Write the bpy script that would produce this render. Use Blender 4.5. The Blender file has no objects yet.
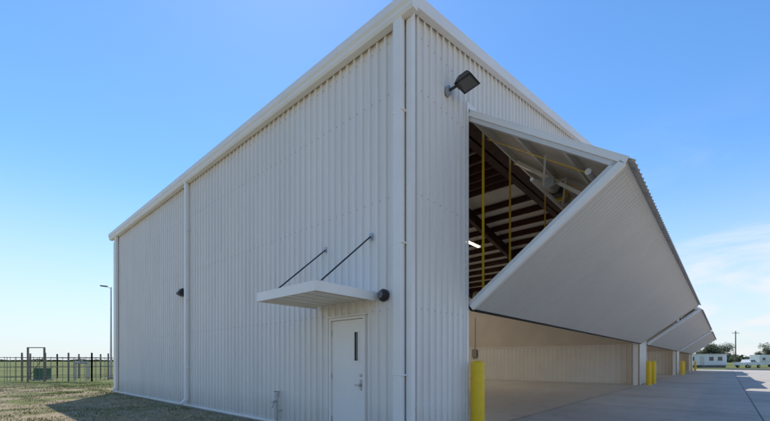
import bpy, math, random
import numpy as np
from mathutils import Vector, Matrix
random.seed(4); rng=np.random.default_rng(4)
scene=bpy.context.scene
V=Vector
# ------------------------------------------------------------ materials
def mat(name, col, rough=.6, metal=0., var=.08, scale=3., col2=None, bump=0., bscale=40., stretch=(1,1,1), spec=.4, dirt=False):
    m=bpy.data.materials.new(name); m.use_nodes=True
    nt=m.node_tree; N=nt.nodes; L=nt.links
    b=N['Principled BSDF']; b.inputs['Roughness'].default_value=rough; b.inputs['Metallic'].default_value=metal
    b.inputs['Specular IOR Level'].default_value=spec
    tc=N.new('ShaderNodeTexCoord'); mp=N.new('ShaderNodeMapping'); mp.inputs['Scale'].default_value=stretch
    L.new(tc.outputs['Object'],mp.inputs['Vector'])
    n=N.new('ShaderNodeTexNoise'); n.inputs['Scale'].default_value=scale; n.inputs['Detail'].default_value=6
    L.new(mp.outputs[0],n.inputs['Vector'])
    r=N.new('ShaderNodeValToRGB'); r.color_ramp.elements[0].position=.32; r.color_ramp.elements[1].position=.68
    c=V(col); c2=V(col2) if col2 else c*(1+var)
    c1=c*(1-var) if not col2 else c
    r.color_ramp.elements[0].color=(*c1,1); r.color_ramp.elements[1].color=(*[min(x,.95) for x in c2],1)
    L.new(n.outputs['Fac'],r.inputs['Fac']); out=r.outputs[0]
    if dirt:  # splash-back dirt low on the wall and faint vertical streaks
        sp=N.new('ShaderNodeSeparateXYZ'); L.new(tc.outputs['Object'],sp.inputs[0])
        mr=N.new('ShaderNodeMapRange'); mr.inputs[1].default_value=.7; mr.inputs[2].default_value=.0; mr.inputs[3].default_value=0; mr.inputs[4].default_value=.6; L.new(sp.outputs[2],mr.inputs[0])
        mp2=N.new('ShaderNodeMapping'); mp2.inputs['Scale'].default_value=(5,5,.35); L.new(tc.outputs['Object'],mp2.inputs['Vector'])
        n3=N.new('ShaderNodeTexNoise'); n3.inputs['Scale'].default_value=1.3; n3.inputs['Detail'].default_value=7; L.new(mp2.outputs[0],n3.inputs['Vector'])
        m1=N.new('ShaderNodeMath'); m1.operation='MULTIPLY'; L.new(mr.outputs[0],m1.inputs[0]); L.new(n3.outputs['Fac'],m1.inputs[1])
        m2=N.new('ShaderNodeMapRange'); m2.inputs[1].default_value=.55; m2.inputs[2].default_value=.8; m2.inputs[3].default_value=0; m2.inputs[4].default_value=.14; L.new(n3.outputs['Fac'],m2.inputs[0])
        ad=N.new('ShaderNodeMath'); ad.operation='ADD'; L.new(m1.outputs[0],ad.inputs[0]); L.new(m2.outputs[0],ad.inputs[1])
        mx=N.new('ShaderNodeMix'); mx.data_type='RGBA'; L.new(ad.outputs[0],mx.inputs[0]); L.new(out,mx.inputs[6]); mx.inputs[7].default_value=(.38,.31,.22,1); out=mx.outputs[2]
    L.new(out,b.inputs['Base Color'])
    if bump>0:
        n2=N.new('ShaderNodeTexNoise'); n2.inputs['Scale'].default_value=bscale; n2.inputs['Detail'].default_value=4
        L.new(tc.outputs['Object'],n2.inputs['Vector'])
        bp=N.new('ShaderNodeBump'); bp.inputs['Strength'].default_value=bump; bp.inputs['Distance'].default_value=.02
        L.new(n2.outputs['Fac'],bp.inputs['Height']); L.new(bp.outputs[0],b.inputs['Normal'])
    return m
def emit(name,col,st):
    m=bpy.data.materials.new(name); m.use_nodes=True; b=m.node_tree.nodes['Principled BSDF']
    b.inputs['Base Color'].default_value=(*col,1); b.inputs['Emission Color'].default_value=(*col,1); b.inputs['Emission Strength'].default_value=st
    return m
M_wall=mat('wall_panel_paint',(.82,.775,.72),.42,var=.03,scale=.9,stretch=(1.6,1.6,.25),bump=.05,bscale=5,dirt=True)
M_trim=mat('white_trim_paint',(.87,.835,.785),.4,var=.03,scale=2)
M_door=mat('personnel_door_paint',(.84,.80,.755),.4,var=.02)
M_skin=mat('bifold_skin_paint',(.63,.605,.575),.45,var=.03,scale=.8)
M_dinner=mat('door_liner',(.62,.60,.565),.6,var=.04)
M_tube=mat('door_frame_tube',(.66,.65,.63),.5,var=.04)
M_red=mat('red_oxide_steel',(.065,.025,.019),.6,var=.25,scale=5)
M_ins=mat('vinyl_insulation',(.66,.64,.60),.7,var=.05,scale=1.2,bump=.3,bscale=2)
M_tan=mat('interior_wall_tan',(.64,.58,.50),.7,var=.05,scale=1.)
M_liner=mat('interior_liner_white',(.80,.77,.72),.5,var=.04,scale=1.)
M_yel=mat('safety_yellow',(.88,.56,.02),.45,var=.05,scale=6)
M_dark=mat('dark_bronze_metal',(.035,.032,.03),.45,var=.2)
M_black=mat('black_rubber',(.02,.02,.02),.7,var=.2)
M_galv=mat('galvanised_steel',(.42,.43,.44),.4,metal=.6,var=.08)
M_glass=mat('dark_glass',(.03,.035,.04),.08,var=.1,spec=.8)
M_lens=mat('lamp_lens',(.15,.15,.15),.2,var=.05)
M_green=mat('green_cabinet_paint',(.06,.14,.08),.5,var=.1)
M_brownf=mat('weathered_steel',(.20,.17,.14),.7,var=.2)
M_roof=mat('roof_panel_galvalume',(.5,.51,.52),.35,metal=.4,var=.05)
M_conc=mat('slab_edge_concrete',(.36,.34,.31),.85,var=.12,scale=5,bump=.3)
M_tree=mat('tree_leaves',(.035,.055,.02),.7,col2=(.09,.12,.045),scale=1.5)
M_bark=mat('bark',(.12,.09,.07),.9,var=.2)
M_white=mat('white_siding',(.78,.78,.76),.6,var=.03)
M_lamp=emit('lit_tube',(1,.86,.62),5)

def concrete(name,c1,c2,joint,rough,js=.012,stain=True):
    m=bpy.data.materials.new(name); m.use_nodes=True; nt=m.node_tree; N=nt.nodes; L=nt.links
    b=N['Principled BSDF']; tc=N.new('ShaderNodeTexCoord')
    n=N.new('ShaderNodeTexNoise'); n.inputs['Scale'].default_value=.35; n.inputs['Detail'].default_value=9; n.inputs['Roughness'].default_value=.65
    L.new(tc.outputs['Object'],n.inputs['Vector'])
    r=N.new('ShaderNodeValToRGB'); r.color_ramp.elements[0].position=.3; r.color_ramp.elements[1].position=.7
    r.color_ramp.elements[0].color=(*c1,1); r.color_ramp.elements[1].color=(*c2,1)
    L.new(n.outputs['Fac'],r.inputs['Fac'])
    n3=N.new('ShaderNodeTexNoise'); n3.inputs['Scale'].default_value=25; n3.inputs['Detail'].default_value=5
    L.new(tc.outputs['Object'],n3.inputs['Vector'])
    mr=N.new('ShaderNodeMapRange'); mr.inputs[3].default_value=.84; mr.inputs[4].default_value=1.16
    L.new(n3.outputs['Fac'],mr.inputs[0])
    mx=N.new('ShaderNodeMix'); mx.data_type='RGBA'; mx.blend_type='MULTIPLY'; mx.inputs[0].default_value=1
    L.new(r.outputs[0],mx.inputs[6]); L.new(mr.outputs[0],mx.inputs[7])
    col=mx.outputs[2]
    if stain:
        n4=N.new('ShaderNodeTexNoise'); n4.inputs['Scale'].default_value=1.1; n4.inputs['Detail'].default_value=6; n4.inputs['Distortion'].default_value=1.2
        L.new(tc.outputs['Object'],n4.inputs['Vector'])
        m4=N.new('ShaderNodeMapRange'); m4.inputs[1].default_value=.56; m4.inputs[2].default_value=.74; m4.inputs[3].default_value=1; m4.inputs[4].default_value=.78; L.new(n4.outputs['Fac'],m4.inputs[0])
        mm=N.new('ShaderNodeMix'); mm.data_type='RGBA'; mm.blend_type='MULTIPLY'; mm.inputs[0].default_value=1; L.new(col,mm.inputs[6]); L.new(m4.outputs[0],mm.inputs[7]); col=mm.outputs[2]
    br=N.new('ShaderNodeTexBrick'); br.offset=0; br.inputs['Scale'].default_value=1
    br.inputs['Brick Width'].default_value=joint; br.inputs['Row Height'].default_value=joint; br.inputs['Mortar Size'].default_value=js
    br.inputs['Color1'].default_value=(.84,.84,.85,1); br.inputs['Color2'].default_value=(1.,1.,1.,1); br.inputs['Mortar'].default_value=(.32,.31,.30,1)
    br.inputs['Mortar Smooth'].default_value=.2
    L.new(tc.outputs['Object'],br.inputs['Vector'])
    m2=N.new('ShaderNodeMix'); m2.data_type='RGBA'; m2.blend_type='MULTIPLY'; m2.inputs[0].default_value=1
    L.new(col,m2.inputs[6]); L.new(br.outputs['Color'],m2.inputs[7]); L.new(m2.outputs[2],b.inputs['Base Color'])
    b.inputs['Roughness'].default_value=rough
    bp=N.new('ShaderNodeBump'); bp.inputs['Strength'].default_value=.25; bp.inputs['Distance'].default_value=.01
    L.new(n3.outputs['Fac'],bp.inputs['Height']); L.new(bp.outputs[0],b.inputs['Normal'])
    return m
M_apron=concrete('apron_concrete',(.43,.385,.33),(.57,.52,.455),4.6,.85,.022)
M_floor=concrete('hangar_floor_concrete',(.56,.52,.45),(.64,.60,.53),6.0,.32,.01)
def ground_mat():
    m=bpy.data.materials.new('grass_field'); m.use_nodes=True; nt=m.node_tree; N=nt.nodes; L=nt.links
    b=N['Principled BSDF']; b.inputs['Roughness'].default_value=.95; b.inputs['Specular IOR Level'].default_value=.1
    tc=N.new('ShaderNodeTexCoord')
    def noise(s,d,st=None):
        n=N.new('ShaderNodeTexNoise'); n.inputs['Scale'].default_value=s; n.inputs['Detail'].default_value=d
        if st:
            mp=N.new('ShaderNodeMapping'); mp.inputs['Scale'].default_value=st
            L.new(tc.outputs['Object'],mp.inputs['Vector']); L.new(mp.outputs[0],n.inputs['Vector'])
        else: L.new(tc.outputs['Object'],n.inputs['Vector'])
        return n.outputs['Fac']
    def ramp(f,p0,p1,c0,c1):
        r=N.new('ShaderNodeValToRGB'); r.color_ramp.elements[0].position=p0; r.color_ramp.elements[1].position=p1
        r.color_ramp.elements[0].color=(*c0,1); r.color_ramp.elements[1].color=(*c1,1); L.new(f,r.inputs['Fac']); return r.outputs[0]
    dry=ramp(noise(6,8),.3,.7,(.25,.19,.115),(.43,.355,.235))
    grn=ramp(noise(3,8),.3,.7,(.10,.12,.04),(.22,.22,.09))
    fac=ramp(noise(.42,8),.49,.60,(0,0,0),(1,1,1))
    near=N.new('ShaderNodeMix'); near.data_type='RGBA'; L.new(fac,near.inputs[0]); L.new(dry,near.inputs[6]); L.new(grn,near.inputs[7])
    far=ramp(noise(.02,5,(1,6,1)),.35,.65,(.11,.145,.045),(.22,.22,.09))
    sx=N.new('ShaderNodeSeparateXYZ'); L.new(tc.outputs['Object'],sx.inputs[0])
    mr=N.new('ShaderNodeMapRange'); mr.inputs[1].default_value=20; mr.inputs[2].default_value=24; L.new(sx.outputs[1],mr.inputs[0])
    mx=N.new('ShaderNodeMix'); mx.data_type='RGBA'; L.new(mr.outputs[0],mx.inputs[0]); L.new(near.outputs[2],mx.inputs[6]); L.new(far,mx.inputs[7])
    L.new(mx.outputs[2],b.inputs['Base Color'])
    bp=N.new('ShaderNodeBump'); bp.inputs['Strength'].default_value=.8; bp.inputs['Distance'].default_value=.05
    L.new(noise(20,6),bp.inputs['Height']); L.new(bp.outputs[0],b.inputs['Normal'])
    return m
M_ground=ground_mat()
M_asph=mat('asphalt',(.055,.055,.055),.9,var=.15,scale=8,bump=.2)

# ------------------------------------------------------------ mesh builder
RIB=[(0,0),(.055,0),(.060,.005),(.070,.005),(.075,0),(.120,0),(.132,.038),(.176,.038),(.1959,0)]
class MB:
    def __init__(s): s.v=[]; s.f=[]; s.m=[]; s.mats=[]
    def mi(s,m):
        if m not in s.mats: s.mats.append(m)
        return s.mats.index(m)
    def add(s,vs,fs,m):
        o=len(s.v); s.v+= [tuple(x) for x in vs]; k=s.mi(m)
        for f in fs: s.f.append([o+i for i in f]); s.m.append(k)
    def box(s,a,b,m):
        x0,y0,z0=[min(p,q) for p,q in zip(a,b)]; x1,y1,z1=[max(p,q) for p,q in zip(a,b)]
        s.add([(x0,y0,z0),(x1,y0,z0),(x1,y1,z0),(x0,y1,z0),(x0,y0,z1),(x1,y0,z1),(x1,y1,z1),(x0,y1,z1)],
              [(0,3,2,1),(4,5,6,7),(0,1,5,4),(1,2,6,5),(2,3,7,6),(3,0,4,7)],m)
    def beam(s,p,q,w,h,m,up=(0,0,1)):
        p=V(p);q=V(q);d=(q-p).normalized();u=V(up)
        a=d.cross(u)
        if a.length<1e-4: a=d.cross(V((1,0,0)))
        a.normalize(); c=a.cross(d).normalized(); vs=[]
        for e in (p,q):
            for i,j in ((-1,-1),(1,-1),(1,1),(-1,1)): vs.append(e+a*(w/2*i)+c*(h/2*j))
        s.add(vs,[(3,2,1,0),(4,5,6,7),(0,1,5,4),(1,2,6,5),(2,3,7,6),(3,0,4,7)],m)
    def ibeam(s,p,q,w,h,m,up=(0,0,1)):
        p=V(p);q=V(q);d=(q-p).normalized();u=V(up);a=d.cross(u).normalized();c=a.cross(d).normalized()
        s.beam(p,q,.012,h-.02,m,up); s.beam(p+c*h/2,q+c*h/2,w,.016,m,up); s.beam(p-c*h/2,q-c*h/2,w,.016,m,up)
    def cyl(s,p,q,r,m,n=16,r2=None,cap=True):
        p=V(p);q=V(q);d=(q-p).normalized(); a=d.orthogonal().normalized(); c=d.cross(a); r2=r if r2 is None else r2
        vs=[]
        for e,rr in ((p,r),(q,r2)):
            for i in range(n):
                t=2*math.pi*i/n; vs.append(e+a*(math.cos(t)*rr)+c*(math.sin(t)*rr))
        fs=[(i,(i+1)%n,n+(i+1)%n,n+i) for i in range(n)]
        if cap: fs+= [tuple(range(n))[::-1],tuple(range(n,2*n))]
        s.add(vs,fs,m)
    def sheet(s,o,a,b,n,x0,x1,h0,h1,m,prof=None,period=.196):
        o=V(o);a=V(a);b=V(b);n=V(n)
        prof=prof or RIB
        f0=h0 if callable(h0) else (lambda x:h0); f1=h1 if callable(h1) else (lambda x:h1)
        k=math.floor(x0/period)
        def dep(x):
            r=x-math.floor(x/period)*period
            for (p,d),(p2,d2) in zip(prof,prof[1:]):
                if p<=r<=p2: return d+(d2-d)*(r-p)/(p2-p)
            return 0
        xs=[x0]
        while k*period<x1:
            for p,_ in prof:
                x=k*period+p
                if x0+1e-4<x<x1-1e-4: xs.append(x)
            k+=1
        xs.append(x1); vs=[]
        for x in xs:
            d=dep(x); vs.append(o+a*x+b*f0(x)+n*d); vs.append(o+a*x+b*f1(x)+n*d)
        s.add(vs,[(2*i,2*i+2,2*i+3,2*i+1) for i in range(len(xs)-1)],m)
    def obj(s,name,parent=None,bevel=0,smooth=False):
        me=bpy.data.meshes.new(name); me.from_pydata(s.v,[],s.f); 
        for m in s.mats: me.materials.append(m)
        me.polygons.foreach_set('material_index',s.m)
        if smooth: me.polygons.foreach_set('use_smooth',[True]*len(s.f))
        me.update(); ob=bpy.data.objects.new(name,me); scene.collection.objects.link(ob)
        if parent: ob.parent=parent
        if bevel:
            b=ob.modifiers.new('b','BEVEL'); b.width=bevel; b.segments=2; b.limit_method='ANGLE'
        return ob
def empty(name,loc=(0,0,0),rz=0):
    e=bpy.data.objects.new(name,None); scene.collection.objects.link(e); e.location=loc; e.rotation_euler=(0,0,rz); return e

# ------------------------------------------------------------ frame
F=383.6; CH=1.45
C=V((.43,6.39,0)); U=V((.665,.747,0)).normalized(); W=V((-U.y,U.x,0)); ANG=math.atan2(U.y,U.x)
def P(s,t,z=0): return C+U*s+W*t+V((0,0,z))
cam=bpy.data.cameras.new('camera'); co=bpy.data.objects.new('camera',cam); scene.collection.objects.link(co)
co.location=(0,0,CH); co.rotation_euler=(math.pi/2,0,0); cam.sensor_width=36; cam.lens=36*F/770; cam.shift_y=(361-210.5)/770
cam.clip_end=6000; cam.clip_start=.05; scene.camera=co

# ------------------------------------------------------------ hangar
H=empty('aircraft_hangar',C,ANG)
EZ=7.3; SL=.195; BW=23.5; LEN=70.5; DEP=17.66
def zr(s):
    r=s-math.floor(s/BW)*BW if s<LEN else BW-1e-6
    return EZ+SL*(BW/2-abs(r-BW/2))
OPEN=[(1.81,22.3),(24.8,45.3),(47.8,68.3)]; DT=6.52
m=MB(); X=V((1,0,0));Y=V((0,1,0));Z=V((0,0,1))
D0,D1=1.02,2.035
m.sheet((0,0,0),Y,Z,-X,0,D0,0.05,EZ,M_wall)
m.sheet((0,0,0),Y,Z,-X,D0,D1,2.30,EZ,M_wall)
m.sheet((0,0,0),Y,Z,-X,D1,DEP,0.05,EZ,M_wall)
m.obj('side_wall_panels',H)
m=MB()
edges=[0]+[e for o in OPEN for e in o]+[LEN]
for i in range(0,len(edges),2): m.sheet((0,0,0),X,Z,-Y,edges[i],edges[i+1],0.03,zr,M_wall)
for a,b in OPEN: m.sheet((0,0,0),X,Z,-Y,a,b,DT,zr,M_wall)
m.obj('front_wall_panels',H)
m=MB(); m.sheet((0,DEP,0),X,Z,Y,0,LEN,0.05,zr,M_wall); m.sheet((LEN,0,0),Y,Z,X,0,DEP,.05,EZ,M_wall); m.obj('rear_wall_panels',H)
m=MB()
for k in range(3):
    s0=k*BW; pk=s0+BW/2
    for a,b,sg in ((s0-(.12 if k==0 else 0),pk,1),(pk,s0+BW+(.12 if k==2 else 0),-1)):
        za=EZ+.1+SL*(a-s0) if sg>0 else EZ+.1+SL*(BW/2); d=V((1,0,sg*SL)); Lh=(b-a)
        n=V((-sg*SL,0,1)).normalized()
        m.sheet((a,-.14,za),Y,d,n,0,DEP+.28,0,Lh,M_roof,period=.392,prof=[(0,0),(.3,0),(.32,.03),(.37,.03),(.3919,0)])
m.obj('roof_panels',H)
m=MB()
for k in range(3):
    s0=k*BW; pk=s0+BW/2
    for t in (-.10,DEP+.10):
        m.beam((s0-(.2 if k==0 else 0),t,EZ+.05-(.2*SL if k==0 else 0)),(pk,t,EZ+.05+SL*BW/2),.13,.22,M_trim)
        m.beam((pk+.003,t,EZ+.05+SL*BW/2),(s0+BW+(.2 if k==2 else 0),t,EZ+.05),.134,.216,M_trim)
m.obj('rake_trim',H,bevel=.01)
m=MB()
for sx,sg in ((0,-1),(LEN,1)):
    pr=[(0.0,7.14),(.12,7.14),(.15,7.19),(.15,7.24),(.18,7.29),(.18,7.42),(.16,7.42),(.16,7.40),(0.0,7.40)]
    vs=[];n=len(pr)
    for t in (-.175,DEP+.175):
        for a,z in pr: vs.append((sx+sg*(a+.045),t,z))
    fs=[(i,(i+1)%n,n+(i+1)%n,n+i) for i in range(n)]+[tuple(range(n)),tuple(range(n,2*n))]
    m.add(vs,fs,M_trim)
    t=1.6
    while t<DEP: 
        x=sx+sg*.226; m.box((x-.003,t,7.285),(x+.003,t+.03,7.425),M_trim); t+=3.05
m.obj('gutter',H)
def downspout(t,w=.13,s=-.11):
    d=MB(); d.box((s-.055,t-w/2,.18),(s+.045,t+w/2,7.15),M_trim)
    d.beam((s-.005,t,.22),(s-.16,t,.08),w-.01,.09,M_trim)
    for z in (1.2,3.4,5.6): d.box((s-.058,t-w/2-.03,z),(s+.07,t+w/2+.03,z+.03),M_trim)
    return d.obj('downspout',H,bevel=.012)
downspout(.165,.18); downspout(8.99,.13); downspout(16.95,.13)
m=MB()
m.box((-.052,-.052,.0),(-.041,.055,7.13),M_trim); m.box((-.040,-.052,.0),(.05,-.041,7.25),M_trim)
m.box((-.052,DEP-.15,0),(-.041,DEP+.045,7.05),M_trim)
m.box((-.056,0.17,.0),(-.01,D0-.001,.06),M_trim); m.box((-.056,D1+.001,.0),(-.01,DEP-.151,.06),M_trim)
for a,b in OPEN:
    m.box((a-.06,-.064,0),(a-.0,-.04,DT),M_trim); m.box((b,-.064,0),(b+.10,-.04,DT),M_trim)
    m.box((a-.06,-.064,DT+.001),(b+.10,-.04,DT+.12),M_trim)
m.obj('corner_trim',H)
m=MB(); m.box((-.03,0,-.3),(0,DEP,.045),M_conc); m.box((-.03,DEP,-.3),(LEN,DEP+.03,.045),M_conc); m.box((LEN,0,-.3),(LEN+.03,DEP,.045),M_conc); m.obj('foundation_edge',H)
m=MB()
for z in (.15,2.35,4.3,6.1,7.0):
    t=.098
    while t<DEP-.1:
        if not(D0-.05<t<D1+.05 and z<2.4): m.box((-.008,t-.007,z-.007),(.0,t+.007,z+.007),M_galv)
        t+=.196
    s=.098
    while s<1.75: m.box((s-.007,-.008,z-.007),(s+.007,0,z+.007),M_galv); s+=.196
m.obj('panel_screws',H)
m=MB(); m.add([(0,-.02,.006),(LEN,-.02,.006),(LEN,DEP,.006),(0,DEP,.006)],[(0,1,2,3)],M_floor); m.obj('hangar_floor',H)
def zri(s): return zr(s)-.12
LP=[(0,0),(.2,0),(.215,.025),(.27,.025),(.2999,0)]
m=MB()
for sx,n in ((.22,1),(BW-.2,-1),(BW+.2,1),(2*BW-.2,-1),(2*BW+.2,1),(LEN-.22,-1)):
    m.sheet((sx,0,0),Y,Z,X*n,.05,DEP-.1,.006,2.45,M_liner,period=.3,prof=LP)
    m.add([(sx,.05,2.45),(sx,DEP-.1,2.45),(sx,DEP-.1,7.15),(sx,.05,7.15)],[(0,1,2,3)],M_tan)
    m.box((sx,.05,2.44),(sx+.05*n,DEP-.1,2.50),M_trim)
for k in range(3):
    a=k*BW+.2;b=(k+1)*BW-.2
    m.sheet((0,DEP-.2,0),X,Z,-Y,a,b,.006,2.45,M_liner,period=.3,prof=LP)
    pk=(k+.5)*BW
    m.add([(a,DEP-.2,2.45),(b,DEP-.2,2.45),(b,DEP-.2,zri(b)),(pk,DEP-.2,zri(pk)),(a,DEP-.2,zri(a))],[(0,1,2,3,4)],M_tan)
    for x0,x1 in ((a,pk),(pk,b)):
        m.add([(x0,.06,zri(x0)+.06),(x1,.06,zri(x1)+.06),(x1,DEP-.2,zri(x1)+.06),(x0,DEP-.2,zri(x0)+.06)],[(0,1,2,3)],M_ins)
m.obj('interior_liner',H)
m=MB()
for k in range(3):
    s0=k*BW; pk=s0+BW/2
    for t in (.42,5.9,11.6,17.1):
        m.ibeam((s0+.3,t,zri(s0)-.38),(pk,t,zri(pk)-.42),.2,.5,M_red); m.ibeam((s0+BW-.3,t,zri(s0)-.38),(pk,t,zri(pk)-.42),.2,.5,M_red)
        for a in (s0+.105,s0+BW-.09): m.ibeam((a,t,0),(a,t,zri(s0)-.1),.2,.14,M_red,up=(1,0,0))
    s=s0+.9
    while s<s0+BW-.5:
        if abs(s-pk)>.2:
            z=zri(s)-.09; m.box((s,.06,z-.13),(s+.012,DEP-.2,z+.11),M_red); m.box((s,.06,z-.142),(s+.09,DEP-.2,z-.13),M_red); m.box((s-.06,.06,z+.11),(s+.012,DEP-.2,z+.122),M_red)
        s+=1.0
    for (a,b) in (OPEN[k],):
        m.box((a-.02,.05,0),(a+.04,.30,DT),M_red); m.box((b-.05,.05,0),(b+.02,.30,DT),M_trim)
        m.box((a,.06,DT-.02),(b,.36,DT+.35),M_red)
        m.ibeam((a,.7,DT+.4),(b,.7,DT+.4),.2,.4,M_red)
m.obj('steel_frame',H)
m=MB()
for k in range(3):
    for s,t in ((14.7,6.9),(5,12),(18.5,12.)):
        s+=k*BW; z=zri(s)-.75
        m.box((s-.7,t-.12,z),(s+.7,t+.12,z+.05),M_tube); m.box((s-.68,t-.08,z-.04),(s+.68,t+.08,z-.002),M_lamp)
        for q in (-.6,.6): m.cyl((s+q,t,z+.05),(s+q,t,zri(s)),.008,M_galv,6)
        al=bpy.data.lights.new('strip_lamp','AREA'); al.shape='RECTANGLE'; al.size=1.36; al.size_y=.16; al.energy=110; al.color=(1,.91,.78)
        lo=bpy.data.objects.new('strip_lamp',al); scene.collection.objects.link(lo); lo.parent=H; lo.location=(s,t,z-.05)
m.obj('strip_light_fixtures',H)
m=MB()
for k in range(3):
    sx=(k+1)*BW-.235; m.box((sx-.12,11.2,1.75),(sx,11.65,2.35),M_dark); m.box((sx-.125,11.22,1.77),(sx-.121,11.63,2.33),M_galv)
    m.cyl((sx-.05,11.4,2.35),(sx-.05,11.4,5),.02,M_galv,8)
m.obj('electrical_panel',H)

# ------------------------------------------------------------ bifold doors
def bifold(k,a,b):
    e=bpy.data.objects.new('bifold_hangar_door',None); scene.collection.objects.link(e); e.parent=H
    a+=.03;b-=.03
    Hh=V((0,-.08,6.46)); Ff=V((0,-2.80,4.56)); Bb=V((0,-.12,2.50))
    m=MB(); fr=MB(); ins=MB()
    for p,q,name,ext in ((Hh,Ff,'upper',.10),(Ff,Bb,'lower',0)):
        d=(q-p); L=d.length; d.normalize()
        n=V((0,d.z,-d.y))
        n=n if (n.dot(V((0,-1,0)))>0) else -n
        st=.0 if name=='upper' else .07
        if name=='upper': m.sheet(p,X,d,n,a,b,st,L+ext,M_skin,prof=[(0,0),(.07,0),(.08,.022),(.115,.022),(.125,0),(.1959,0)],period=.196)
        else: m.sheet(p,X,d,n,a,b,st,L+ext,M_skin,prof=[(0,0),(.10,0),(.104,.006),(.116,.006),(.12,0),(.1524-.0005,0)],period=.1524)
        i=-n
        for ss in (a+.04,b-.04): fr.beam(V((ss,0,0))+p+d*(st+.02)+i*.08,V((ss,0,0))+q-d*.02+i*.08,.08,.15,M_tube,up=n)
        for f in (.03,.34,.66,.975):
            c=p+d*(L*f)+i*.07; fr.beam(V((a+.081,0,0))+c,V((b-.081,0,0))+c,.09,.13,M_tube,up=n)
        s=a+2.5
        while s<b-1:
            fr.beam(V((s,0,0))+p+d*(.12)+i*.08,V((s,0,0))+q-d*.12+i*.08,.07,.135,M_tube,up=n); s+=2.5
        ins.add([V((a+.06,0,0))+p+d*.05+i*.035,V((b-.06,0,0))+p+d*.05+i*.035,V((b-.06,0,0))+q-d*.05+i*.035,V((a+.06,0,0))+q-d*.05+i*.035],[(0,1,2,3)],M_dinner)
        for ss,o in ((a-.012,1),(b+.012,-1)):
            fr.beam(V((ss,0,0))+p+d*st+i*.03,V((ss,0,0))+q+i*.03,.02,.10,M_trim,up=n)
            fr.beam(V((ss+.03*o,0,0))+p+d*st-i*.026,V((ss+.03*o,0,0))+q-i*.026,.08,.012,M_trim,up=n)
        if name=='upper':
            c1=p+d*(L*.5)+i*.16; c2=p+d*(L*.5)+i*.62
            fr.beam(V((a+.6,0,0))+c2,V((b-.6,0,0))+c2,.06,.06,M_tube)
            s=a+.6;up=False
            while s+.6<b-.6:
                p1=V((s,0,0))+(c2 if up else c1); p2=V((s+.62,0,0))+(c1 if up else c2); fr.beam(p1,p2,.035,.035,M_tube); s+=.62; up=not up
            c3=p+d*(L*.82)+i*.26
            fr.cyl(V((a+.3,0,0))+c3,V((b-.3,0,0))+c3,.055,M_tube,12)
            mc=p+d*(L*.42)+i*.36
            fr.cyl(V((a+1.75,0,0))+mc,V((a+2.15,0,0))+mc,.12,M_galv,18); fr.box(V((a+2.151,-.13,-.15))+mc,V((a+2.40,.13,.15))+mc,M_dark); fr.cyl(V((a+2.401,0,0))+mc,V((a+3.2,0,0))+mc,.045,M_galv,12)
            fr.cyl(V((a+2.55,0,0))+mc,V((a+2.62,0,0))+mc,.15,M_yel,18); fr.cyl(V((a+2.85,0,0))+mc,V((a+2.92,0,0))+mc,.15,M_galv,18)
            fr.beam(V((a+1.9,0,0))+p+d*(L*.1)+i*.18,V((a+2.0,0,0))+p+d*(L*.72)+i*.34,.07,.07,M_trim)
            fr.beam(V((a+3.1,0,0))+p+d*(L*.1)+i*.18,V((a+2.95,0,0))+p+d*(L*.80)+i*.34,.07,.07,M_trim)
        else:
            fr.beam(V((a,0,0))+q+d*.03+i*.05,V((b,0,0))+q+d*.03+i*.05,.05,.14,M_black,up=n)
    m.obj('door_skin',e); fr.obj('door_frame',e,bevel=.003); ins.obj('door_liner',e)
    st=MB()
    for i,ds in enumerate((.78,2.17,4.6,7.5,10.3,13.1,15.9,18.7)):
        s=a+ds
        st.box((s-.05,.036,2.62),(s+.05,.042,6.5),M_yel)
        st.beam((s,.04,2.63),(s,-.04,2.60),.10,.02,M_yel)
        d=(Ff-Hh).normalized(); off=V((0,.571,-.821))*.18
        st.beam(V((s,0,0))+Hh+d*.1+off,V((s,0,0))+Ff-d*.65+off,.05,.01,M_yel)
    st.obj('lift_straps',e)
    hg=MB(); s=a+.4
    while s<b:
        for c in (Hh+V((0,.0,.03)),Ff+V((0,-.03,0))): hg.cyl(V((s-.08,0,0))+c,V((s+.08,0,0))+c,.025,M_galv,10)
        s+=1.25
    hg.obj('hinges',e)
for k,(a,b) in enumerate(OPEN): bifold(k,a,b)

# ------------------------------------------------------------ personnel door
m=MB(); pd=bpy.data.objects.new('personnel_door',None); scene.collection.objects.link(pd); pd.parent=H
m.box((-.06,D0+.002,0.0),(.08,D0+.055,2.30),M_door); m.box((-.06,D1-.055,0.0),(.08,D1-.002,2.30),M_door); m.box((-.06,D0+.056,2.245),(.08,D1-.056,2.298),M_door)
m.box((-.085,D0-.03,2.301),(.0,D1+.03,2.33),M_trim)
m.obj('door_frame',pd,bevel=.004)
m=MB(); lt0,lt1=1.215,1.335
y0,y1=D0+.06,D1-.06
m.box((-.022,y0,.02),(.02,lt0,2.238),M_door); m.box((-.022,lt1,.02),(.02,y1,2.238),M_door)
m.box((-.022,lt0,.02),(.02,lt1,1.45),M_door); m.box((-.022,lt0,2.0),(.02,lt1,2.238),M_door); m.obj('door_leaf',pd)
m=MB(); m.box((-.005,lt0,1.45),(.005,lt1,2.0),M_glass)
for A,B in (((-.034,lt0-.02,1.43),(-.022,lt0+.008,2.02)),((-.034,lt1-.008,1.43),(-.022,lt1+.02,2.02)),((-.034,lt0+.008,1.43),(-.022,lt1-.008,1.455)),((-.034,lt0+.008,1.995),(-.022,lt1-.008,2.02))): m.box(A,B,M_door)
m.obj('vision_lite',pd)
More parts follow.
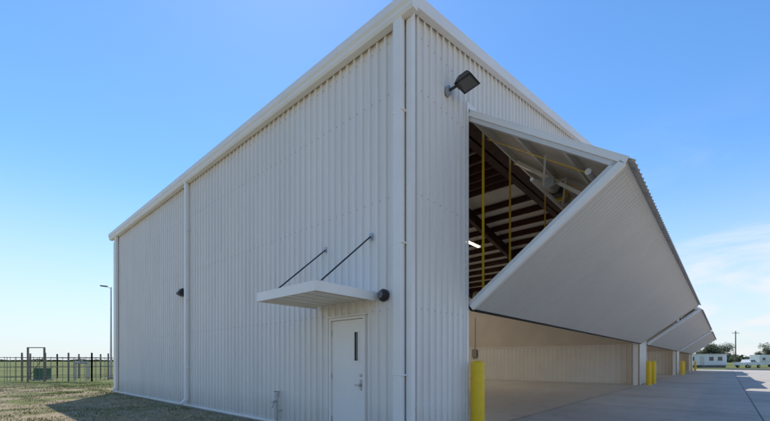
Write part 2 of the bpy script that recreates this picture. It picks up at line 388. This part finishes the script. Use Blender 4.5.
m=MB(); m.cyl((-.022,y0+.075,1.0),(-.075,y0+.075,1.0),.028,M_galv,14); m.beam((-.075,y0+.07,1.0),(-.075,y0+.19,1.0),.022,.022,M_galv); m.cyl((-.022,y0+.075,1.18),(-.035,y0+.075,1.18),.03,M_galv,14)
m.box((-.028,y0+.045,.90),(-.0225,y0+.105,1.10),M_galv)
for z in (.3,1.15,2.0): m.cyl((-.03,y1+.004,z-.055),(-.03,y1+.004,z+.055),.012,M_galv,8)
m.box((-.08,D0,-.0),(.05,D1,.018),M_galv); m.obj('door_hardware',pd)
cn=bpy.data.objects.new('door_canopy',None); scene.collection.objects.link(cn); cn.parent=H
m=MB(); t0,t1,pj=.72,2.42,-1.42
m.box((-.05,t0+.02,2.575),(pj+.02,t1-.02,2.66),M_trim)
m.box((-.04,t0,2.52),(pj,t0+.019,2.68),M_trim); m.box((-.04,t1-.019,2.52),(pj,t1,2.68),M_trim); m.box((pj,t0+.02,2.52),(pj+.019,t1-.02,2.68),M_trim)
t=t0+.3
while t<t1-.1: m.box((-.05,t,2.555),(pj+.02,t+.04,2.574),M_trim); t+=.3
m.obj('canopy_deck',cn,bevel=.004)
m=MB()
for t in (.88,2.15):
    m.cyl((-.05,t,3.70),(pj+.2,t,2.70),.014,M_dark,8); m.box((-.055,t-.035,3.64),(-.039,t+.035,3.76),M_galv); m.box((pj+.15,t-.02,2.66),(pj+.25,t+.02,2.73),M_galv)
m.obj('tie_rods',cn)
m=MB(); c=V((-.03,.56,2.60)); m.cyl(c,c+V((-.05,0,0)),.11,M_dark,24); m.cyl(c+V((-.05,0,0)),c+V((-.11,0,0)),.10,M_dark,24,r2=.07); m.cyl(c+V((-.11,0,0)),c+V((-.125,0,0)),.06,M_lens,20)
m.obj('wall_light',H)
m=MB(); m.box((-.03,9.32,3.58),(-.12,9.54,3.82),M_dark)
m.add([(-.12,9.32,3.82),(-.12,9.54,3.82),(-.22,9.54,3.68),(-.22,9.32,3.68),(-.12,9.32,3.6),(-.12,9.54,3.6),(-.2,9.54,3.62),(-.2,9.32,3.62)],[(0,1,2,3),(3,2,6,7),(7,6,5,4),(0,3,7,4),(1,5,6,2)],M_dark)
m.obj('wall_pack_light',H)
m=MB(); c=V((1.06,-.03,6.48)); m.cyl(c,c+V((0,-.06,0)),.085,M_galv,18); m.cyl(c+V((0,-.06,0)),c+V((.05,-.2,.05)),.026,M_dark,10)
m.cyl(c+V((.0,-.2,.06)),c+V((.14,-.2,.06)),.04,M_dark,10)
h=c+V((.16,-.30,.12))
R=Matrix.Rotation(math.radians(-8),4,'X')
vs=[V(v) for v in ((-.19,-.2,-.05),(.19,-.2,-.05),(.19,.14,-.05),(-.19,.14,-.05),(-.13,-.13,.07),(.13,-.13,.07),(.13,.10,.07),(-.13,.10,.07))]
m.add([h+R@v for v in vs],[(0,3,2,1),(4,5,6,7),(0,1,5,4),(1,2,6,5),(2,3,7,6),(3,0,4,7)],M_dark)
m.add([h+R@V(v) for v in ((-.15,-.16,-.053),(.15,-.16,-.053),(.15,.10,-.053),(-.15,.10,-.053))],[(0,1,2,3)],M_lens)
for i in range(5):
    x=-.10+.05*i; m.add([h+R@V(v) for v in ((x-.006,-.12,.07),(x+.006,-.12,.07),(x+.006,.09,.07),(x-.006,.09,.07),(x-.006,-.10,.11),(x+.006,-.10,.11),(x+.006,.08,.11),(x-.006,.08,.11))],[(4,5,6,7),(0,1,5,4),(1,2,6,5),(2,3,7,6),(3,0,4,7)],M_dark)
m.obj('floodlight',H)
m=MB(); tt=3.73
m.cyl((-.16,tt,-.05),(-.16,tt,.62),.026,M_galv,12); m.cyl((-.16,tt,.62),(-.16,tt,.72),.045,M_galv,12)
m.cyl((-.16,tt,.54),(-.30,tt-.04,.52),.024,M_galv,10); m.cyl((-.30,tt-.04,.52),(-.32,tt-.045,.40),.026,M_galv,10)
m.beam((-.16,tt+.11,.75),(-.16,tt-.11,.75),.03,.02,M_brownf); m.box((-.16,tt-.012,.3),(-.03,tt+.012,.32),M_galv)
m.obj('hose_bib',H)

# ------------------------------------------------------------ bollards
def bollard(s,d):
    m=MB(); p=P(s,-d); r=.135
    prof=[(r,0),(r,1.36),(r*.97,1.40),(r*.82,1.43),(r*.5,1.452),(0.001,1.46)]
    n=28; vs=[]
    for rr,z in prof:
        for i in range(n): vs.append((math.cos(2*math.pi*i/n)*rr,math.sin(2*math.pi*i/n)*rr,z))
    fs=[(j*n+i,j*n+(i+1)%n,(j+1)*n+(i+1)%n,(j+1)*n+i) for j in range(len(prof)-1) for i in range(n)]
    m.add(vs,fs,M_yel); o=m.obj('bollard',smooth=True); o.location=p
for s,d in ((1.83,.25),(22.6,.45),(24.6,.45),(45.6,.45),(47.5,.45),(68.6,.45)): bollard(s,d)

# ------------------------------------------------------------ ground
m=MB(); R_=4000; m.add([(-R_,-R_,-.05),(R_,-R_,-.05),(R_,R_,-.05),(-R_,R_,-.05)],[(0,1,2,3)],M_ground); m.obj('ground')
ap=empty('concrete_apron',C,ANG); m=MB()
m.box((-.6,-36,-.25),(78,-.034,0),M_apron); m.obj('apron_slab',ap)
m=MB(); m.box((-.06,-.031,-.25),(LEN,0.0,.002),M_apron); m.obj('threshold',ap)
m=MB()
rd=empty('road',C,ANG); m.add([(92,-200,-.045),(99,-200,-.045),(99,200,-.045),(92,200,-.045)],[(0,1,2,3)],M_asph); m.add([(78.0,-12,-.044),(92,-12,-.044),(92,-4,-.044),(78.0,-4,-.044)],[(0,1,2,3)],M_asph); m.obj('road_surface',rd)

def grass(n,xr,yr,name,hs=(.02,.07)):
    x=rng.uniform(*xr,n); y=yr[0]+(yr[1]-yr[0])*rng.random(n)**1.6
    ls=(x-C.x)*U.x+(y-C.y)*U.y; lt=(x-C.x)*W.x+(y-C.y)*W.y
    k=~((ls>-.06)&(lt<DEP+.1)); k&=~((ls>-.65)&(lt<0)); 
    clump=np.sin(x*1.7+np.sin(y*1.3)*2)*np.sin(y*2.1+np.sin(x*.9)*2)
    k&=(clump>-.15+rng.normal(0,.35,n)); x=x[k];y=y[k];n=len(x); h=rng.uniform(*hs,n)*(1+.6*np.clip(clump[k],0,1)); a=rng.uniform(0,6.28,n); w=.006+.004*rng.random(n)+.0004*y
    lx=rng.normal(0,.03,n); ly=rng.normal(0,.03,n)
    v=np.empty((n,3,3)); z0=-.05
    v[:,0]=np.c_[x-np.cos(a)*w,y-np.sin(a)*w,np.full(n,z0)]; v[:,1]=np.c_[x+np.cos(a)*w,y+np.sin(a)*w,np.full(n,z0)]; v[:,2]=np.c_[x+lx,y+ly,z0+h]
    me=bpy.data.meshes.new(name); me.vertices.add(3*n); me.vertices.foreach_set('co',v.ravel()); me.loops.add(3*n); me.loops.foreach_set('vertex_index',np.arange(3*n))
    me.polygons.add(n); me.polygons.foreach_set('loop_start',np.arange(0,3*n,3)); me.polygons.foreach_set('loop_total',np.full(n,3))
    gd=mat('dry_blades',(.36,.29,.17),.9,col2=(.56,.48,.32),scale=2,spec=.1); gg=mat('green_blades',(.10,.14,.035),.9,col2=(.20,.23,.075),scale=2,spec=.1)
    me.materials.append(gd); me.materials.append(gg)
    gn=np.sin(x*.55+2+np.sin(y*.4))*np.sin(y*.7+1)+rng.normal(0,.35,n)
    me.polygons.foreach_set('material_index',(gn>.12).astype(np.int32)); me.update(); me.validate()
    o=bpy.data.objects.new(name,me); scene.collection.objects.link(o)
grass(140000,(-28,1),(6.3,27),'grass',hs=(.015,.06))

# ------------------------------------------------------------ left: fence, cabinet, lamp
fe=empty('steel_fence'); m=MB()
def run(p,q,n,gate=False):
    p=V(p);q=V(q)
    for i in range(n+1):
        c=p.lerp(q,i/n); big=(i%4==0); m.beam(c+V((0,0,-.1)),c+V((0,0,2.05 if big else 1.75)),.08 if big else .022,.08 if big else .022,M_brownf)
    for z in (.25,1.0,1.7): m.beam(p+V((0,0,z)),q+V((0,0,z)),.04,.04,M_brownf)
run((-28.2,28,0),(-21.4,28,0),16); run((-28.2,33,0),(-22.6,33,0),12); run((-21.4,28,0),(-22.6,33,0),8); run((-28.2,28,0),(-28.2,33,0),8)
# gate frame
for x in (-26.0,-24.8): m.beam((x,27.93,-.05),(x,27.93,2.45),.09,.09,M_brownf)
m.beam((-26.0,27.93,2.42),(-24.8,27.93,2.42),.06,.06,M_brownf); m.beam((-25.95,27.90,.2),(-24.85,27.90,1.7),.035,.035,M_brownf)
m.obj('rails_and_posts',fe)
m=MB(); m.box((-27.3,29.8,-.05),(-26.6,30.6,.85),M_green); m.box((-27.34,29.76,.85),(-26.56,30.64,.9),M_green); m.box((-26.98,29.79,.1),(-26.96,29.8,.8),M_dark); m.box((-27.4,29.7,-.06),(-26.5,30.7,.04),M_conc); m.obj('utility_cabinet',bevel=.01)
m=MB(); 
m.cyl((-24.6,30.5,-.05),(-24.6,30.5,1.3),.09,M_galv,12); m.cyl((-24.6,30.5,1.3),(-23.6,30.5,1.3),.09,M_galv,12); m.cyl((-23.6,30.5,1.3),(-23.6,30.5,-.05),.09,M_galv,12); m.cyl((-24.1,30.5,1.3),(-24.1,30.5,1.6),.03,M_galv,8); m.cyl((-24.1,30.5,1.58),(-24.1,30.5,1.61),.15,M_brownf,14); m.obj('valve_pipework')
sl=empty('street_lamp',(-22.85,32,0)); m=MB(); m.cyl((0,0,-.05),(0,0,.12),.25,M_conc,16); m.cyl((0,0,.1),(0,0,7.6),.085,M_galv,12,r2=.05); m.obj('pole',sl)
m=MB(); m.cyl((0,0,7.5),(-.35,0,7.66),.03,M_galv,8); m.beam((-.3,0,7.66),(-.85,0,7.72),.22,.09,M_dark); m.obj('lamp_head',sl)

# ------------------------------------------------------------ right background
def wb(name,loc,rz): return empty(name,loc,rz)
e=wb('mobile_office',(72.6,88,0),-.1); m=MB()
m.box((-4.2,-1.6,.5),(4.2,1.8,2.9),M_white); m.box((-4.35,-1.75,2.9),(4.35,1.95,3.05),M_roof); m.box((-4.1,-1.5,-.05),(4.1,1.7,.5),M_brownf)
for x in (-3,1.0,2.8): m.box((x-.45,-1.63,1.5),(x+.45,-1.6,2.4),M_glass); m.box((x-.5,-1.64,1.44),(x+.5,-1.6,1.5),M_trim)
m.box((-1.4,-1.64,.5),(-.5,-1.6,2.5),M_tan); m.box((-1.6,-2.5,.0),(-.3,-1.64,.45),M_brownf); m.obj('body',e)
def tree(name,loc,h,cr,seed,nl=5200,leaf=.16):
    r=random.Random(seed); e=empty(name,loc); m=MB(); tips=[]
    m.cyl((0,0,-.1),(0,0,h*.35),.16*h/6,M_bark,8,r2=.11*h/6)
    for i in range(9):
        a=r.uniform(0,6.28); z0=h*r.uniform(.22,.4); L=r.uniform(.5,1)*cr; p=V((0,0,z0)); q=V((math.cos(a)*L,math.sin(a)*L,h*r.uniform(.45,.92)))
        m.cyl(p,q,.06*h/6,M_bark,6,r2=.02); tips.append((q,r.uniform(.35,.6)*cr)); 
        q2=p.lerp(q,.6)+V((r.uniform(-1,1),r.uniform(-1,1),r.uniform(0,1)))*cr*.4; tips.append((q2,r.uniform(.3,.45)*cr))
    m.obj('trunk',e); g=MB(); vs=[];fs=[]
    for i in range(nl):
        c,R=r.choice(tips); d=V((r.gauss(0,1),r.gauss(0,1),r.gauss(0,.8))); d.normalize(); p=c+d*R*r.random()**.4
        u=V((r.gauss(0,1),r.gauss(0,1),r.gauss(0,1))).normalized(); w=u.orthogonal().normalized(); s=leaf*r.uniform(.6,1.4); k=len(vs)
        vs+=[p-u*s,p+w*s*.6,p+u*s,p-w*s*.6]; fs.append((k,k+1,k+2,k+3))
    g.add(vs,fs,M_tree); g.obj('crown',e)
tree('tree',(110,131,0),8.0,3.0,1); tree('tree',(114.5,131,0),7.0,2.8,2); tree('tree',(119,134,0),7.4,2.6,3,3500); tree('tree',(107,140,0),7.6,3,4)
tree('tree',(128,128,0),7.0,2.8,5); tree('tree',(132.5,130,0),5.8,2.4,6,3500); tree('tree',(124,150,0),6.2,2.8,8,3500)
e=wb('utility_pole',(91.4,100,0),0); m=MB(); m.cyl((0,0,0),(0,0,9.3),.15,M_bark,8,r2=.1); m.beam((-.9,0,8.7),(.9,0,8.7),.1,.1,M_bark); [m.cyl((x,0,8.75),(x,0,8.95),.04,M_dark,6) for x in (-.8,-.3,.3,.8)]; m.obj('pole',e)
def pickup(loc,rz,mt):
    e=wb('pickup_truck',loc,rz); m=MB()
    pr=[(-2.7,.55),(-2.7,1.15),(-.75,1.18),(-.6,1.75),(.75,1.78),(1.35,1.2),(2.6,1.05),(2.7,.55)]
    n=len(pr); vs=[(x,y*(.85 if z>1.3 else 1),z) for y in (-.95,.95) for x,z in pr]; m.add(vs,[(i,(i+1)%n,n+(i+1)%n,n+i) for i in range(n)]+[tuple(range(n)),tuple(range(n,2*n))[::-1]],mt)
    for y in (-.86,.86): m.add([(-.55,y*1.12,1.24),(.9,y*1.12,1.24),(.65,y*1.0,1.68),(-.45,y*1.0,1.66)],[(0,1,2,3)],M_glass)
    m.add([(1.37,-.8,1.24),(1.37,.8,1.24),(.84,.72,1.76),(.84,-.72,1.76)],[(0,1,2,3)],M_glass)
    for x in (-1.7,1.75):
        for y in (-.98,.76): m.cyl((x,y,.33),(x,y+.22,.33),.38,M_black,18); m.cyl((x,y-.01 ,.33),(x,y+.23,.33),.2,M_galv,12)
    m.obj('body',e)
pickup((79.5,84,0),.25,M_white); 
e=wb('travel_trailer',(96.5,97,0),.1); m=MB(); m.box((-3.4,-1.2,.5),(3.4,1.2,3.0),M_white); m.box((-3.4,-1.21,1.2),(3.4,-1.2,1.4),M_tan)
for x in (-2.2,.2,2.2): m.box((x-.4,-1.22,1.6),(x+.4,-1.2,2.3),M_glass)
for x in (-.5,.4): m.cyl((x,-1.22,.30),(x,-1.0,.30),.34,M_black,14)
m.beam((3.4,0,.6),(4.6,0,.55),.1,.1,M_dark); m.obj('body',e,bevel=.05)
def treeline(name,pts,hh,n):
    vs=[];fs=[]; r=random.Random(7)
    for i in range(n):
        f=r.random(); p=V(pts[0]).lerp(V(pts[1]),f); hl=hh*(.5+.5*abs(math.sin(f*31)+math.sin(f*83))/2)
        p=p+V((r.uniform(-4,4),r.uniform(-8,8),hl*r.random()**.7)); u=V((r.gauss(0,1),r.gauss(0,1),r.gauss(0,1))).normalized(); w=u.orthogonal().normalized(); s=r.uniform(.5,1.2); k=len(vs)
        vs+=[p-u*s,p+w*s,p+u*s,p-w*s]; fs.append((k,k+1,k+2,k+3))
    m=MB(); m.add(vs,fs,M_tree); m.obj(name)
treeline('distant_trees',((-900,700,0),(-250,800,0)),5,9000)
treeline('distant_trees',((200,330,0),(560,420,0)),7.5,14000)

# ------------------------------------------------------------ world + sun
SE,SA=math.radians(55),math.radians(-16)   # azimuth clockwise from +Y
w=bpy.data.worlds.new('World'); scene.world=w; w.use_nodes=True; N=w.node_tree.nodes; L=w.node_tree.links
bg=N['Background']; bg.inputs['Strength'].default_value=.15
sk=N.new('ShaderNodeTexSky'); sk.sky_type='NISHITA'; sk.sun_disc=False; sk.sun_elevation=SE; sk.sun_rotation=SA; sk.air_density=1.0; sk.dust_density=.1; sk.ozone_density=3.
tc=N.new('ShaderNodeTexCoord'); sp=N.new('ShaderNodeSeparateXYZ'); L.new(tc.outputs['Generated'],sp.inputs[0])
def math_(op,a,b=None,c=None):
    n=N.new('ShaderNodeMath'); n.operation=op; n.use_clamp=False
    for i,x in enumerate((a,b,c)):
        if x is None: continue
        if isinstance(x,(int,float)): n.inputs[i].default_value=x
        else: L.new(x,n.inputs[i])
    return n.outputs[0]
def mrange(x,a,b,c=0,d=1):
    n=N.new('ShaderNodeMapRange'); n.interpolation_type='SMOOTHSTEP'; L.new(x,n.inputs[0]); n.inputs[1].default_value=a;n.inputs[2].default_value=b;n.inputs[3].default_value=c;n.inputs[4].default_value=d; return n.outputs[0]
def mixc(f,a,bcol):
    mx=N.new('ShaderNodeMix'); mx.data_type='RGBA'; L.new(f,mx.inputs[0]); L.new(a,mx.inputs[6])
    if isinstance(bcol,tuple): mx.inputs[7].default_value=bcol
    else: L.new(bcol,mx.inputs[7])
    return mx.outputs[2]
hs=N.new('ShaderNodeHueSaturation'); hs.inputs['Saturation'].default_value=1.2; hs.inputs['Value'].default_value=1.35; L.new(sk.outputs[0],hs.inputs['Color'])
haze=mrange(sp.outputs[2],.42,-.04,0,.92)
col=mixc(haze,hs.outputs[0],(4.8,5.4,5.9,1))
zz=math_('ADD',sp.outputs[2],.12); px=math_('DIVIDE',sp.outputs[0],zz); py=math_('DIVIDE',sp.outputs[1],zz)
cb=N.new('ShaderNodeCombineXYZ'); L.new(px,cb.inputs[0]); L.new(py,cb.inputs[1])
ns=N.new('ShaderNodeTexNoise'); ns.inputs['Scale'].default_value=.75; ns.inputs['Detail'].default_value=8; ns.inputs['Roughness'].default_value=.58; ns.inputs['Distortion'].default_value=.6; L.new(cb.outputs[0],ns.inputs['Vector'])
cl=mrange(ns.outputs['Fac'],.40,.64)
az=mrange(sp.outputs[0],.30,.64); lo=mrange(sp.outputs[2],.5,.24)
fac=math_('MULTIPLY',math_('MULTIPLY',cl,az),lo); fac=math_('MULTIPLY',fac,.95)
L.new(mixc(fac,col,(6.1,6.2,6.3,1)),bg.inputs['Color'])
sd=V((math.sin(SA)*math.cos(SE),math.cos(SA)*math.cos(SE),math.sin(SE)))
sl_=bpy.data.lights.new('sun','SUN'); sl_.energy=4.2; sl_.angle=math.radians(.53); sl_.color=(1,.94,.85); so=bpy.data.objects.new('sun',sl_); scene.collection.objects.link(so)
so.rotation_euler=sd.to_track_quat('Z','Y').to_euler()
scene.view_settings.view_transform='Standard'; scene.view_settings.look='None'; scene.view_settings.exposure=0
